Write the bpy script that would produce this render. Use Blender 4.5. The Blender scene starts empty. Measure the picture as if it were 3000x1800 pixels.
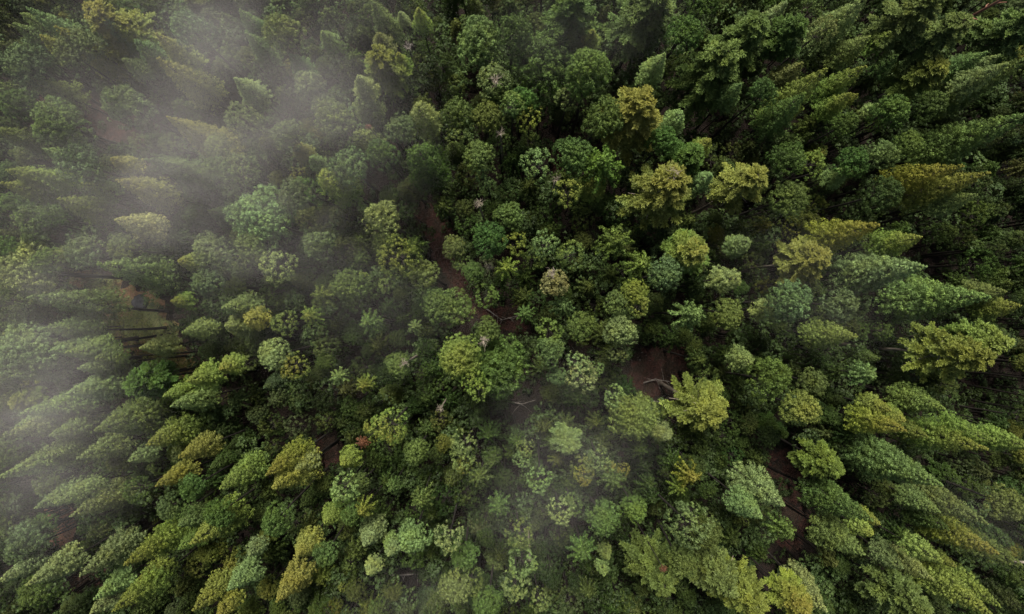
import bpy, math, random
import numpy as np
from mathutils import Vector
R = math.radians
random.seed(7); rng = np.random.default_rng(11)
scene = bpy.context.scene
COL = scene.collection

# ------------------------------------------------------------------ camera, world, sun
H = 102.0                                             # drone height above the forest floor
cd = bpy.data.cameras.new('camera'); cam = bpy.data.objects.new('camera', cd); COL.objects.link(cam)
HW = 0.75*85/H                                       # tangent of half the view width
cd.sensor_width = 36; cd.lens = 18/HW; cd.clip_end = 2000; cd.clip_start = 0.5
cam.location = (0, 0, H); cam.rotation_euler = (0, 0, 0)
scene.camera = cam
SUN_EL, SUN_AZ = 67, -8
world = bpy.data.worlds.new("World"); scene.world = world; world.use_nodes = True
wn = world.node_tree; bg = wn.nodes['Background']
sky = wn.nodes.new('ShaderNodeTexSky'); sky.sky_type = 'NISHITA'; sky.sun_disc = False
sky.sun_elevation = R(SUN_EL); sky.sun_rotation = R(SUN_AZ); sky.air_density = 1.0; sky.dust_density = 4.0; sky.ozone_density = 0.6
wn.links.new(sky.outputs[0], bg.inputs[0]); bg.inputs[1].default_value = 0.050
sl = bpy.data.lights.new('sun', 'SUN'); sl.energy = 3.0; sl.angle = R(16); sl.color = (1.0, 0.95, 0.83)
so = bpy.data.objects.new('sun', sl); COL.objects.link(so)
sd = Vector((math.sin(R(SUN_AZ))*math.cos(R(SUN_EL)), math.cos(R(SUN_AZ))*math.cos(R(SUN_EL)), math.sin(R(SUN_EL))))
so.rotation_euler = sd.to_track_quat('Z', 'Y').to_euler(); so.location = sd*200
scene.view_settings.view_transform = 'Standard'; scene.view_settings.look = 'None'
scene.view_settings.exposure = 1.03; scene.view_settings.gamma = 1; scene.view_settings.use_curve_mapping = False
cy = scene.cycles
cy.max_bounces = 5; cy.diffuse_bounces = 2; cy.glossy_bounces = 1; cy.transmission_bounces = 2; cy.volume_bounces = 1
cy.transparent_max_bounces = 8; cy.volume_step_rate = 1.0; cy.volume_max_steps = 128

# ------------------------------------------------------------------ helpers
def at(px, py, z=0.0):
    k = HW*(H-z)/1500.0
    return ((px-1500)*k, -(py-900)*k)
def gh(x, y):                                        # gentle relief of the forest floor
    return 0.45*math.sin(x*0.11+1.3)*math.cos(y*0.09+0.4) + 0.25*math.sin(x*0.27+y*0.21) - 0.5
def ghv(x, y):
    return 0.45*np.sin(x*0.11+1.3)*np.cos(y*0.09+0.4) + 0.25*np.sin(x*0.27+y*0.21) - 0.5
def mesh_np(name, V, F, tint=None, mat=None, smooth=False):
    me = bpy.data.meshes.new(name)
    V = np.asarray(V, dtype=np.float32); F = np.asarray(F, dtype=np.int32)
    n = F.shape[1]
    me.vertices.add(len(V)); me.vertices.foreach_set('co', V.ravel())
    me.loops.add(F.size); me.loops.foreach_set('vertex_index', F.ravel())
    me.polygons.add(len(F)); me.polygons.foreach_set('loop_start', np.arange(0, F.size, n, dtype=np.int32))
    try: me.polygons.foreach_set('loop_total', np.full(len(F), n, dtype=np.int32))
    except Exception: pass
    if smooth: me.polygons.foreach_set('use_smooth', np.ones(len(F), dtype=bool))
    if tint is not None:
        a = me.attributes.new('tint', 'FLOAT', 'POINT'); a.data.foreach_set('value', np.asarray(tint, dtype=np.float32))
    me.update(calc_edges=True)
    if mat: me.materials.append(mat)
    return me
def link(name, me, parent=None):
    o = bpy.data.objects.new(name, me); COL.objects.link(o); o.parent = parent
    return o
def tag(o, label=None, cat=None, group=None, kind=None):
    if label: o['label'] = label
    if cat: o['category'] = cat
    if group: o['group'] = group
    if kind: o['kind'] = kind
    return o

# ------------------------------------------------------------------ materials
def nt(mat):
    mat.use_nodes = True; t = mat.node_tree; t.nodes.clear()
    out = t.nodes.new('ShaderNodeOutputMaterial'); return t, out
def foliage_mat():
    m = bpy.data.materials.new('foliage'); t, out = nt(m); N = t.nodes.new; L = t.links.new
    oi = N('ShaderNodeObjectInfo'); at_ = N('ShaderNodeAttribute'); at_.attribute_name = 'tint'
    # value variation from leaf tuft to leaf tuft
    mr = N('ShaderNodeMapRange'); mr.inputs['To Min'].default_value = 0.40; mr.inputs['To Max'].default_value = 1.75
    L(at_.outputs['Fac'], mr.inputs['Value'])
    vm = N('ShaderNodeVectorMath'); vm.operation = 'SCALE'; L(oi.outputs['Color'], vm.inputs[0]); L(mr.outputs[0], vm.inputs['Scale'])
    # patches of warmer growth
    no = N('ShaderNodeTexNoise'); no.inputs['Scale'].default_value = 0.6; no.inputs['Detail'].default_value = 3
    ge = N('ShaderNodeNewGeometry'); L(ge.outputs['Position'], no.inputs['Vector'])
    cr = N('ShaderNodeMapRange'); cr.inputs['From Min'].default_value = 0.45; cr.inputs['From Max'].default_value = 0.72; L(no.outputs['Fac'], cr.inputs['Value'])
    cr.inputs['To Max'].default_value = 0.65
    mx = N('ShaderNodeMix'); mx.data_type = 'RGBA'; mx.blend_type = 'MULTIPLY'
    L(cr.outputs[0], mx.inputs['Factor']); L(vm.outputs[0], mx.inputs['A']); mx.inputs['B'].default_value = (1.28, 1.12, 0.72, 1)
    # trees whose young growth at the top is yellow: amount kept in the object's alpha
    tc = N('ShaderNodeTexCoord'); sp = N('ShaderNodeSeparateXYZ'); L(tc.outputs['Generated'], sp.inputs[0])
    g1 = N('ShaderNodeMapRange'); g1.inputs['From Min'].default_value = 0.2; g1.inputs['From Max'].default_value = 0.95; L(sp.outputs['Z'], g1.inputs['Value'])
    g2 = N('ShaderNodeMath'); g2.operation = 'MULTIPLY'; L(g1.outputs[0], g2.inputs[0]); L(oi.outputs['Alpha'], g2.inputs[1])
    g3 = N('ShaderNodeMath'); g3.operation = 'MULTIPLY'; L(g2.outputs[0], g3.inputs[0]); L(mr.outputs[0], g3.inputs[1]); g3.use_clamp = True
    mz = N('ShaderNodeMix'); mz.data_type = 'RGBA'; L(g3.outputs[0], mz.inputs['Factor']); L(mx.outputs['Result'], mz.inputs['A']); mz.inputs['B'].default_value = (0.205, 0.190, 0.036, 1)
    mx = mz
    pr = N('ShaderNodeBsdfPrincipled'); L(mx.outputs['Result'], pr.inputs['Base Color']); pr.inputs['Roughness'].default_value = 0.62
    pr.inputs['Specular IOR Level'].default_value = 0.25
    tr = N('ShaderNodeBsdfTranslucent'); L(mx.outputs['Result'], tr.inputs['Color'])
    ms = N('ShaderNodeMixShader'); ms.inputs[0].default_value = 0.12; L(pr.outputs[0], ms.inputs[1]); L(tr.outputs[0], ms.inputs[2])
    L(ms.outputs[0], out.inputs['Surface'])
    return m
def bark_mat(name, c1, c2, sc=3.0):
    m = bpy.data.materials.new(name); t, out = nt(m); N = t.nodes.new; L = t.links.new
    tc = N('ShaderNodeTexCoord'); mp = N('ShaderNodeMapping'); mp.inputs['Scale'].default_value = (1, 1, 0.2); L(tc.outputs['Object'], mp.inputs['Vector'])
    no = N('ShaderNodeTexNoise'); no.inputs['Scale'].default_value = sc; no.inputs['Detail'].default_value = 6; L(mp.outputs[0], no.inputs['Vector'])
    r = N('ShaderNodeValToRGB'); r.color_ramp.elements[0].position = 0.35; r.color_ramp.elements[1].position = 0.65
    r.color_ramp.elements[0].color = (*c1, 1); r.color_ramp.elements[1].color = (*c2, 1); L(no.outputs['Fac'], r.inputs[0])
    bp = N('ShaderNodeBump'); bp.inputs['Strength'].default_value = 0.5; L(no.outputs['Fac'], bp.inputs['Height'])
    pr = N('ShaderNodeBsdfPrincipled'); pr.inputs['Roughness'].default_value = 0.85; L(r.outputs[0], pr.inputs['Base Color']); L(bp.outputs[0], pr.inputs['Normal'])
    L(pr.outputs[0], out.inputs['Surface']); return m
def soil_mat(name, cols, sc=0.5, sc2=8.0):
    m = bpy.data.materials.new(name); t, out = nt(m); N = t.nodes.new; L = t.links.new
    ge = N('ShaderNodeNewGeometry')
    no = N('ShaderNodeTexNoise'); no.inputs['Scale'].default_value = sc; no.inputs['Detail'].default_value = 8; no.inputs['Roughness'].default_value = 0.65; L(ge.outputs['Position'], no.inputs['Vector'])
    r = N('ShaderNodeValToRGB'); e = r.color_ramp.elements
    e[0].position = 0.30; e[0].color = (*cols[0], 1); e[1].position = 0.7; e[1].color = (*cols[-1], 1)
    for i, c in enumerate(cols[1:-1]):
        q = e.new(0.30+0.40*(i+1)/(len(cols)-1)); q.color = (*c, 1)
    L(no.outputs['Fac'], r.inputs[0])
    n2 = N('ShaderNodeTexVoronoi'); n2.inputs['Scale'].default_value = sc2; L(ge.outputs['Position'], n2.inputs['Vector'])
    mr = N('ShaderNodeMapRange'); mr.inputs['To Min'].default_value = 0.6; mr.inputs['To Max'].default_value = 1.35; L(n2.outputs['Color'], mr.inputs['Value'])
    vm = N('ShaderNodeVectorMath'); vm.operation = 'SCALE'; L(r.outputs[0], vm.inputs[0]); L(mr.outputs[0], vm.inputs['Scale'])
    bp = N('ShaderNodeBump'); bp.inputs['Strength'].default_value = 0.7; bp.inputs['Distance'].default_value = 0.2; L(n2.outputs['Distance'], bp.inputs['Height'])
    pr = N('ShaderNodeBsdfPrincipled'); pr.inputs['Roughness'].default_value = 0.95; L(vm.outputs[0], pr.inputs['Base Color']); L(bp.outputs[0], pr.inputs['Normal'])
    L(pr.outputs[0], out.inputs['Surface']); return m
M_FOL = foliage_mat()
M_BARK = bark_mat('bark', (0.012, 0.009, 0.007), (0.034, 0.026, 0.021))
M_PALE = bark_mat('pale_wood', (0.16, 0.13, 0.10), (0.40, 0.34, 0.27))
M_GREY = bark_mat('grey_wood', (0.12, 0.105, 0.095), (0.30, 0.27, 0.24))
M_RED = bark_mat('red_bark', (0.13, 0.05, 0.03), (0.26, 0.13, 0.09))
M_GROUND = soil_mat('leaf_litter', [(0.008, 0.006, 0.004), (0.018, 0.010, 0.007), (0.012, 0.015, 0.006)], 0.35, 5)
M_TRAIL = soil_mat('red_soil', [(0.018, 0.009, 0.007), (0.050, 0.020, 0.015), (0.026, 0.017, 0.010), (0.042, 0.021, 0.016)], 0.6, 4)
M_SAND = soil_mat('pale_soil', [(0.22, 0.10, 0.06), (0.38, 0.20, 0.13), (0.16, 0.14, 0.05)], 0.5, 5)
M_MEADOW = soil_mat('meadow_soil', [(0.10, 0.14, 0.045), (0.19, 0.10, 0.055), (0.11, 0.14, 0.045), (0.17, 0.16, 0.07)], 0.25, 6)

# ------------------------------------------------------------------ ground
n = 161; xs = np.linspace(-1, 1, n); xs = np.sign(xs)*(np.abs(xs)**1.8)*420
GX, GY = np.meshgrid(xs, xs, indexing='ij')
V = np.stack([GX.ravel(), GY.ravel(), ghv(GX, GY).ravel()], 1)
I = np.arange(n*n).reshape(n, n)
F = np.stack([I[:-1, :-1], I[1:, :-1], I[1:, 1:], I[:-1, 1:]], -1).reshape(-1, 4)
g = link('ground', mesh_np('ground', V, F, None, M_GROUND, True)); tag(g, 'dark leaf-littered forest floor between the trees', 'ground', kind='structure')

def patch(name, pts_px, wid_px, mat, lift, label, cat, seed=0, kind='structure'):
    """a ribbon of ground following pixel points (taken at floor level); ragged edges, follows the relief"""
    P = np.array([at(x, y, 0) for x, y in pts_px]); k = HW*H/1500
    W = np.array(wid_px)*k/2
    s = np.linspace(0, len(P)-1, max(24, len(P)*14)); X = np.interp(s, range(len(P)), P[:, 0]); Y = np.interp(s, range(len(P)), P[:, 1]); Wd = np.interp(s, range(len(P)), W)
    ker = np.ones(9)/9
    X = np.convolve(np.pad(X, 4, 'edge'), ker, 'valid'); Y = np.convolve(np.pad(Y, 4, 'edge'), ker, 'valid')
    T = np.stack([np.gradient(X), np.gradient(Y)], 1); T /= np.linalg.norm(T, axis=1)[:, None]+1e-9
    Nn = np.stack([-T[:, 1], T[:, 0]], 1); r = np.random.default_rng(seed)
    m = 15; us = np.linspace(-1, 1, m); VV = []
    jl = 1+0.28*np.convolve(r.normal(size=len(X)+2), np.ones(3)/3, 'valid'); jr = 1+0.28*np.convolve(r.normal(size=len(X)+2), np.ones(3)/3, 'valid')
    for i in range(len(X)):
        end = math.sqrt(max(0.02, 1-(2*i/(len(X)-1)-1)**6))
        for u in us:
            w = Wd[i]*(jl[i] if u < 0 else jr[i])*end
            x, y = X[i]+Nn[i, 0]*u*w, Y[i]+Nn[i, 1]*u*w
            VV.append((x, y, gh(x, y)+lift*(1 if abs(u) < .99 else -3)))
    I = np.arange(len(X)*m).reshape(len(X), m)
    F = np.stack([I[:-1, :-1], I[1:, :-1], I[1:, 1:], I[:-1, 1:]], -1).reshape(-1, 4)[:, ::-1]
    o = link(name, mesh_np(name, VV, F, None, mat, True)); tag(o, label, cat, kind=kind); return o
patch('dirt_path', [(1190, 560), (1225, 600), (1270, 660), (1310, 740), (1335, 810), (1390, 880), (1450, 925), (1530, 935), (1620, 900)], [40, 60, 90, 90, 80, 80, 85, 90, 60], M_TRAIL, 0.06, 'narrow red earth trail curving between the crowns near the middle', 'path', 3)
patch('meadow', [(200, 800), (300, 880), (400, 950), (480, 1040), (560, 1150)], [110, 190, 220, 150, 90], M_MEADOW, 0.05, 'long grassy clearing with rust patches left of centre', 'meadow', 5)
patch('bare_soil', [(60, 270), (160, 300), (270, 320), (380, 380), (470, 400)], [70, 110, 130, 130, 60], M_TRAIL, 0.05, 'reddish bare soil glade under the mist at upper left', 'soil', 6)
patch('bare_soil', [(1840, 1130), (1930, 1090), (2000, 1080), (2030, 1130)], [110, 170, 150, 90], M_TRAIL, 0.05, 'dark reddish soil hollow with fallen branches right of centre', 'soil', 7)
patch('bare_soil', [(120, 1480), (180, 1530), (170, 1600), (230, 1640)], [80, 80, 70, 60], M_SAND, 0.05, 'pale sandy soil patch near the lower left edge', 'soil', 8)
patch('bare_soil', [(200, 1640), (250, 1720), (270, 1800)], [90, 140, 140], M_TRAIL, 0.06, 'red soil patch below the silver conifers at lower left', 'soil', 9)
patch('bare_soil', [(2240, 1350), (2330, 1380), (2340, 1500), (2300, 1620)], [110, 130, 110, 130], M_TRAIL, 0.05, 'dark red earth gap beside the pale twin tree at lower right', 'soil', 10)
patch('bare_soil', [(1600, 400), (1640, 460), (1650, 540)], [60, 70, 60], M_TRAIL, 0.05, 'slim red earth gap beside the pale green ball tree', 'soil', 12)
patch('bare_soil', [(900, 1310), (960, 1330), (1000, 1350)], [80, 110, 80], M_TRAIL, 0.05, 'small dark red soil gap beside the rust coloured sapling', 'soil', 13)

# ------------------------------------------------------------------ foliage building blocks
def unit(a): return a/(np.linalg.norm(a, axis=-1, keepdims=True)+1e-9)
def puffs(C, A, r, nl, lw, ll, rg, spread=0.9, tint=None):
    """leaf tufts: nl small leaves on the upper dome of each tuft"""
    N = len(C); C = np.repeat(C, nl, 0); A = np.repeat(unit(A), nl, 0); rr = np.repeat(np.broadcast_to(r, (N,)), nl)
    D = unit(rg.normal(size=(N*nl, 3)) + A*spread)
    P = C + D*(rr*rg.uniform(0.55, 1.08, N*nl))[:, None]
    Nn = unit(D + rg.normal(size=D.shape)*0.28)
    U = unit(np.cross(Nn, rg.normal(size=D.shape))); W = np.cross(Nn, U)
    s = rg.uniform(0.7, 1.3, N*nl)[:, None]
    U = U*lw*s; W = W*ll*s
    V = np.stack([P-W, P+U, P+W+Nn*lw*0.4, P-U], 1).reshape(-1, 3)
    F = np.arange(len(V)).reshape(-1, 4)
    if tint is None: tint = rg.beta(2.2, 2.2, N)
    T = np.repeat(np.clip(np.repeat(tint, nl)+rg.normal(size=N*nl)*0.12, 0, 1), 4)
    return V, F, T
def needles(P, D, ll, lw, rg, tint):
    """long thin sprays at P along D"""
    Nn = unit(np.cross(D, unit(rg.normal(size=D.shape)))); Nn[:, 2] = np.abs(Nn[:, 2])+0.6; Nn = unit(Nn)
    U = unit(np.cross(D, Nn))*lw
    V = np.stack([P, P+D*ll*0.5+U, P+D*ll, P+D*ll*0.5-U], 1).reshape(-1, 3)
    return V, np.arange(len(V)).reshape(-1, 4), np.repeat(tint, 4)
def tube(pts, rad, ns=6):
    pts = np.array(pts, float); rad = np.array(rad, float); V = []
    T = unit(np.gradient(pts, axis=0))
    ref = np.array([0, 0, 1.0]) if abs(T[0][2]) < 0.8 else np.array([1.0, 0, 0])
    for p, t, r in zip(pts, T, rad):
        u = np.cross(t, ref); u /= np.linalg.norm(u)+1e-9; v = np.cross(t, u)
        for k in range(ns):
            a = 2*math.pi*k/ns; V.append(p + r*(math.cos(a)*u+math.sin(a)*v))
    F = []
    for i in range(len(pts)-1):
        for k in range(ns):
            a, b = i*ns+k, i*ns+(k+1) % ns; F.append((a, b, b+ns, a+ns))
    return np.array(V), np.array(F)
def join(parts):
    V, F, T, o = [], [], [], 0
    for p in parts:
        V.append(p[0]); F.append(p[1]+o); o += len(p[0])
        if len(p) > 2: T.append(p[2])
    return np.concatenate(V), np.concatenate(F), (np.concatenate(T) if T else None)

GA = 2.39996
def limbs(kind, Rr, Hc, rg, n=14):
    ps = []
    for i in range(n):
        t = (i+0.5)/n; z = Hc*(1-t)*0.95; a = i*GA+rg.uniform(-.3, .3)
        L = Rr*(0.15+0.75*t) if kind in 'STFD' else Rr*0.7
        up = 0.25 if kind in 'CB' else 0.02
        z0 = max(0.05, z) if kind not in 'CB' else Hc*rg.uniform(0.0, 0.4)
        d = np.array([math.cos(a), math.sin(a), 0])
        if kind in 'CB': pts = [(0, 0, z0), d*L*.5+(0, 0, z0+L*.35), d*L*.9+(0, 0, z0+L*.6)]
        else: pts = [(0, 0, z0), d*L*.5+(0, 0, z0+L*.06), d*L*.95+(0, 0, z0-L*.03)]
        r0 = 0.03+0.022*L
        ps.append(tube([np.array(p, float) for p in pts], [r0, r0*.6, r0*.2], 4))
    return ps

def crown_spire(seed, Rr, Hc, tuft, blunt=0.0, dens=1.0):
    rg = np.random.default_rng(seed); C, A, T = [], [], []
    nb = int(dens*(Hc/tuft)*(5.0+3.4*Rr))
    lop = rg.uniform(0, 6.28); lob = rg.uniform(0.05, 0.15); k3 = rg.integers(2, 6)
    for i in range(nb):
        t = ((i+rg.uniform(0, 1))/nb)**0.80
        a = i*GA+rg.uniform(-.35, .35)
        prof = (t**0.95)*(1-0.10*max(0, (t-0.8)/0.2)**1.5)
        if blunt: prof = max(prof, min(1, (t/0.5))**0.5*0.92) if blunt > .5 else (t**0.6)*(1-0.2*max(0, (t-.75)/.25))
        L = Rr*prof*(1+lob*math.cos(k3*a+lop))*(rg.uniform(0.80, 1.10) if t > .3 else rg.uniform(.92, 1.04))+0.05
        z = Hc*(1-t); d = np.array([math.cos(a), math.sin(a), 0.0]); sd_ = np.array([-d[1], d[0], 0])
        bt = rg.beta(2.5, 2.5)
        m = max(1, int(round(L*0.8/(tuft*1.15))))
        for j in range(m):
            s = 1-(j+rg.uniform(0, .5))/m*0.72
            q = d*L*s + sd_*rg.normal()*tuft*0.45*(1.25-s)*1.4
            dz = L*0.22*(s**2)*(0.8-1.5*t) + rg.normal()*tuft*0.25
            C.append((q[0], q[1], z+dz)); A.append(d*0.75*s+np.array([0, 0, 0.85])); T.append(np.clip(bt*0.6+rg.uniform(0, .4), 0, 1))
    for j in range(3): C.append((rg.normal()*.04, rg.normal()*.04, Hc*(1+0.012*j))); A.append((0, 0, 1)); T.append(.6)
    C, A, T = np.array(C), np.array(A), np.array(T)
    r = tuft*rg.uniform(0.55, 0.95, len(C)); top = np.clip(0.32+0.68*(Hc-C[:, 2])/(Hc*0.28), 0.32, 1); r = r*top
    return puffs(C, A, r, 26, tuft*0.115, tuft*0.19, rg, 1.0, T)
def crown_feather(seed, Rr, Hc, fine=1.0):
    rg = np.random.default_rng(seed); P, D, T = [], [], []
    nb = int(46+Hc*5.5)
    tubes = []
    for i in range(nb):
        t = ((i+rg.uniform(0, 1))/nb); a = i*GA+rg.uniform(-.5, .5)
        L = Rr*(0.22+0.95*t**0.75)*rg.uniform(0.6, 1.15)*(1-0.2*max(0, t-.8)/.2)
        d = np.array([math.cos(a), math.sin(a), 0.0]); sd_ = np.array([-d[1], d[0], 0]); z = Hc*(1-t)
        rise = rg.uniform(0.1, 0.35)*(1-t)+0.05; bt = rg.beta(2.5, 2.5)
        bend = rg.normal()*0.15
        m = int(26*fine*L/1.5)+6
        s = rg.uniform(0.12, 1, m)**0.8
        base = d[None]*(L*s)[:, None] + sd_[None]*(bend*L*s**2)[:, None]; base[:, 2] = z+L*rise*s-0.28*L*s**2
        for k in range(2):
            side = rg.choice([-1, 1], m)[:, None]
            tw = 0.42*L*(1.05-s)**0.6*rg.uniform(0.25, 1, m)+0.08
            dr = unit(d[None]*rg.uniform(.5, 1.1, (m, 1))+sd_[None]*side*rg.uniform(.4, 1.1, (m, 1))+np.array([0, 0, 1])*rg.uniform(-.12, .3, (m, 1)))
            for f in (0.0, 0.35, 0.7):
                P.append(base+dr*(tw*f)[:, None]); D.append(unit(dr+rg.normal(size=dr.shape)*0.38)); T.append(np.clip(bt*.6+rg.uniform(0, .4, m), 0, 1))
    P, D, T = np.concatenate(P), np.concatenate(D), np.concatenate(T)
    a1 = needles(P, D, rg.uniform(.16, .34, (len(P), 1)), 0.035+0.02*Rr/3, rg, T)
    D2 = unit(D+rg.normal(size=D.shape)*0.8)
    a2 = needles(P, D2, rg.uniform(.12, .26, (len(P), 1)), 0.035+0.02*Rr/3, rg, T)
    return join([a1, a2])
def crown_round(seed, Rr, Hc, tuft, nlobe, dens=1.0):
    rg = np.random.default_rng(seed); C, A, T = [], [], []
    lobes = []
    for i in range(nlobe):
        a = i*GA+rg.uniform(-.4, .4); q = math.sqrt((i+0.3)/nlobe) if nlobe > 1 else 0
        rl = Rr*(rg.uniform(0.36, 0.54) if nlobe > 1 else 0.98)
        rad = (Rr-rl)*q*rg.uniform(0.75, 1.1)
        zc = Hc*(0.62-0.40*q*q)+rg.uniform(-.12, .12)*Hc*(nlobe > 1)
        if i == 0 and nlobe > 1: lobes.append((0, 0, Hc*.30, Rr*.80, Hc*.38, .4))
        lobes.append((math.cos(a)*rad, math.sin(a)*rad, zc if nlobe > 1 else Hc*.45, rl, rl*rg.uniform(.7, 1.0) if nlobe > 1 else Hc*.55, rg.beta(2.5, 2.5)))
    for (x, y, z, rl, rz, bt) in lobes:
        m = int(dens*rl*rl*4.6/(tuft*tuft)*0.95)
        D = unit(rg.normal(size=(m, 3))+np.array([0, 0, 0.35]))
        D[:, 2] = np.where(D[:, 2] < -0.45, -D[:, 2], D[:, 2])
        az = np.arctan2(D[:, 1], D[:, 0]); wob = 1+0.10*np.sin(3*az+seed)+0.07*np.sin(5*az+D[:, 2]*6+seed*2)+rg.normal(size=m)*0.05
        Q = np.stack([x+D[:, 0]*rl*wob, y+D[:, 1]*rl*wob, z+D[:, 2]*rz*wob], 1)
        C.append(Q); A.append(D*0.8+np.array([0, 0, .5])); T.append(np.clip(bt*.55+rg.uniform(0, .45, m), 0, 1))
    C, A, T = np.concatenate(C), np.concatenate(A), np.concatenate(T)
    return puffs(C, A, tuft*rg.uniform(0.5, 0.85, len(C)), 28, tuft*0.115, tuft*0.185, rg, 1.0, T)
def crown_star(seed, Rr, Hc):
    rg = np.random.default_rng(seed); C, A, T = [], [], []
    for lev, (t, fr, cnt) in enumerate([(0, .35, 5), (.25, .7, 8), (.5, 1.0, 10), (.8, .95, 9)]):
        for i in range(cnt):
            a = 2*math.pi*i/cnt+lev*.4+rg.uniform(-.2, .2); d = np.array([math.cos(a), math.sin(a), 0]); L = Rr*fr*rg.uniform(.75, 1.12); bt = rg.beta(2, 2)
            m = max(3, int(L/0.13)); sd_ = np.array([-d[1], d[0], 0])
            for j in range(m):
                s = (j+.6)/m; z = Hc*(1-t)+L*(.35*s-.6*s*s)
                C.append(d*L*s+sd_*rg.normal()*.06*(1.2-s)+np.array([0, 0, z])); A.append(d*.4+np.array([0, 0, 1.])); T.append(np.clip(bt*.5+rg.uniform(0, .5), 0, 1))
    C, A, T = np.array(C), np.array(A), np.array(T)
    return puffs(C, A, rg.uniform(.09, .19, len(C)), 13, .04, .085, rg, .5, T)

# prototypes: kind -> list of (crown mesh, limb tubes, R, Hc)
PROTO = {}
def add_proto(key, fn, kind, Rr, Hc, nl=14):
    V, F, T = fn
    PROTO.setdefault(key, []).append((mesh_np('crown_'+key, V, F, T, M_FOL), kind, Rr, Hc, nl, len(PROTO.get(key, []))))
for i in range(4): add_proto('S_big', crown_spire(100+i, 2.6, 10+i, 0.35), 'S', 2.6, 10+i, 26)
for i in range(4): add_proto('S_mid', crown_spire(110+i, 1.7, 6.4+.6*i, 0.29), 'S', 1.7, 6.4+.6*i, 20)
for i in range(3): add_proto('S_small', crown_spire(120+i, 0.95, 3.4+.4*i, 0.24), 'S', 0.95, 3.4+.4*i)
for i in range(3): add_proto('T_big', crown_spire(130+i, 2.7, 9.5+i, 0.44, 0.3), 'T', 2.7, 9.5+i, 24)
for i in range(3): add_proto('T_mid', crown_spire(140+i, 1.6, 5.6+.5*i, 0.36, 0.3), 'T', 1.6, 5.6+.5*i, 18)
for i in range(2): add_proto('T_small', crown_spire(150+i, 0.9, 3.0+.3*i, 0.31, 0.3), 'T', 0.9, 3.0+.3*i)
for i in range(4): add_proto('F_big', crown_feather(160+i, 2.9, 8.0+i), 'F', 2.9, 8.0+i, 40)
for i in range(3): add_proto('F_mid', crown_feather(170+i, 1.7, 5.0+.5*i, 1.1), 'F', 1.7, 5.0+.5*i, 26)
for i in range(4): add_proto('C_big', crown_round(180+i, 2.9, 4.6, 0.36, 13+2*i), 'C', 2.9, 4.6)
for i in range(4): add_proto('C_mid', crown_round(190+i, 1.7, 2.3, 0.29, 6+i), 'C', 1.7, 2.3)
for i in range(2): add_proto('B_big', crown_round(200+i, 2.0, 3.2, 0.34, 1, 1.1), 'B', 2.0, 3.2)
for i in range(4): add_proto('B_mid', crown_round(210+i, 1.1, 1.9, 0.25, 1, 1.1), 'B', 1.1, 1.9)
for i in range(4): add_proto('D_mid', crown_star(220+i, 1.2, 1.7), 'D', 1.2, 1.7, 8)

def trunk_mesh(kind, Rm, hc, cb, nl, pale, seed):
    """tapered stem from just under the soil to the tip, with the limbs inside the crown; z=0 at the tree's foot"""
    rg = np.random.default_rng(seed)
    r0 = 0.06+0.055*Rm; top = cb+hc*(0.97 if kind not in 'CB' else 0.6); zz = np.concatenate([[-0.4, 0.3], np.linspace(1.5, top, 8)])
    wob = np.cumsum(rg.normal(size=(10, 2))*0.06, 0); wob -= wob[0]; wob *= np.clip((top-zz)/top, 0, 1)[:, None]*np.clip(zz, 0, 3)[:, None]/3
    pts = np.stack([wob[:, 0], wob[:, 1], zz], 1); rad = r0*np.concatenate([[1.9, 1.45], np.linspace(1.15, 0.12 if kind not in 'CB' else .45, 8)])
    up = [(v+np.array([0, 0, cb]), f) for v, f in limbs(kind, Rm, hc, rg, nl)]
    V, F, _ = join([tube(pts, rad, 7)] + up)
    return mesh_np('trunk', V, F, None, M_PALE if pale else M_BARK, True)

PAL = {'g': (0.038, 0.072, 0.021), 'G': (0.025, 0.047, 0.016), 'm': (0.058, 0.098, 0.030), 'y': (0.096, 0.144, 0.038), 'o': (0.125, 0.148, 0.045),
       'p': (0.102, 0.145, 0.060), 'b': (0.070, 0.112, 0.044), 's': (0.112, 0.152, 0.070), 'k': (0.068, 0.100, 0.034), 'r': (0.11, 0.050, 0.028),
       'w': (0.15, 0.155, 0.075), 'Y': (0.135, 0.160, 0.034), 'c': (0.075, 0.085, 0.034), 'v': (0.062, 0.102, 0.026), 'd': (0.064, 0.098, 0.046)}
CN = {'g': 'dark green', 'G': 'very dark green', 'm': 'mid green', 'y': 'yellow-green', 'o': 'golden olive', 'p': 'pale green', 'b': 'blue-green',
      's': 'silvery green', 'k': 'olive green', 'r': 'rust red', 'w': 'cream coloured', 'Y': 'bright yellow', 'c': 'brownish', 'v': 'fresh green', 'd': 'grey-green'}
KN = {'S': 'pointed conifer', 'T': 'tufted conifer', 'F': 'feathery conifer', 'C': 'lumpy broad-crowned tree', 'B': 'round-crowned tree', 'D': 'star-shaped small tree'}
OBJ = {'S': ('conifer_tree', 'conifer'), 'T': ('conifer_tree', 'conifer'), 'F': ('pine_tree', 'pine'), 'C': ('broadleaf_tree', 'broadleaf tree'), 'B': ('round_tree', 'round tree'), 'D': ('young_tree', 'young tree')}
GRP = {'conifer_tree': 'pointed and tufted conifers of the forest', 'pine_tree': 'feathery pines of the forest', 'broadleaf_tree': 'broad leafy trees of the forest',
       'round_tree': 'small round-crowned trees of the forest', 'young_tree': 'star-shaped young trees of the forest'}
PR = {}
TREES = []                                           # dict per planted tree
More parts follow.
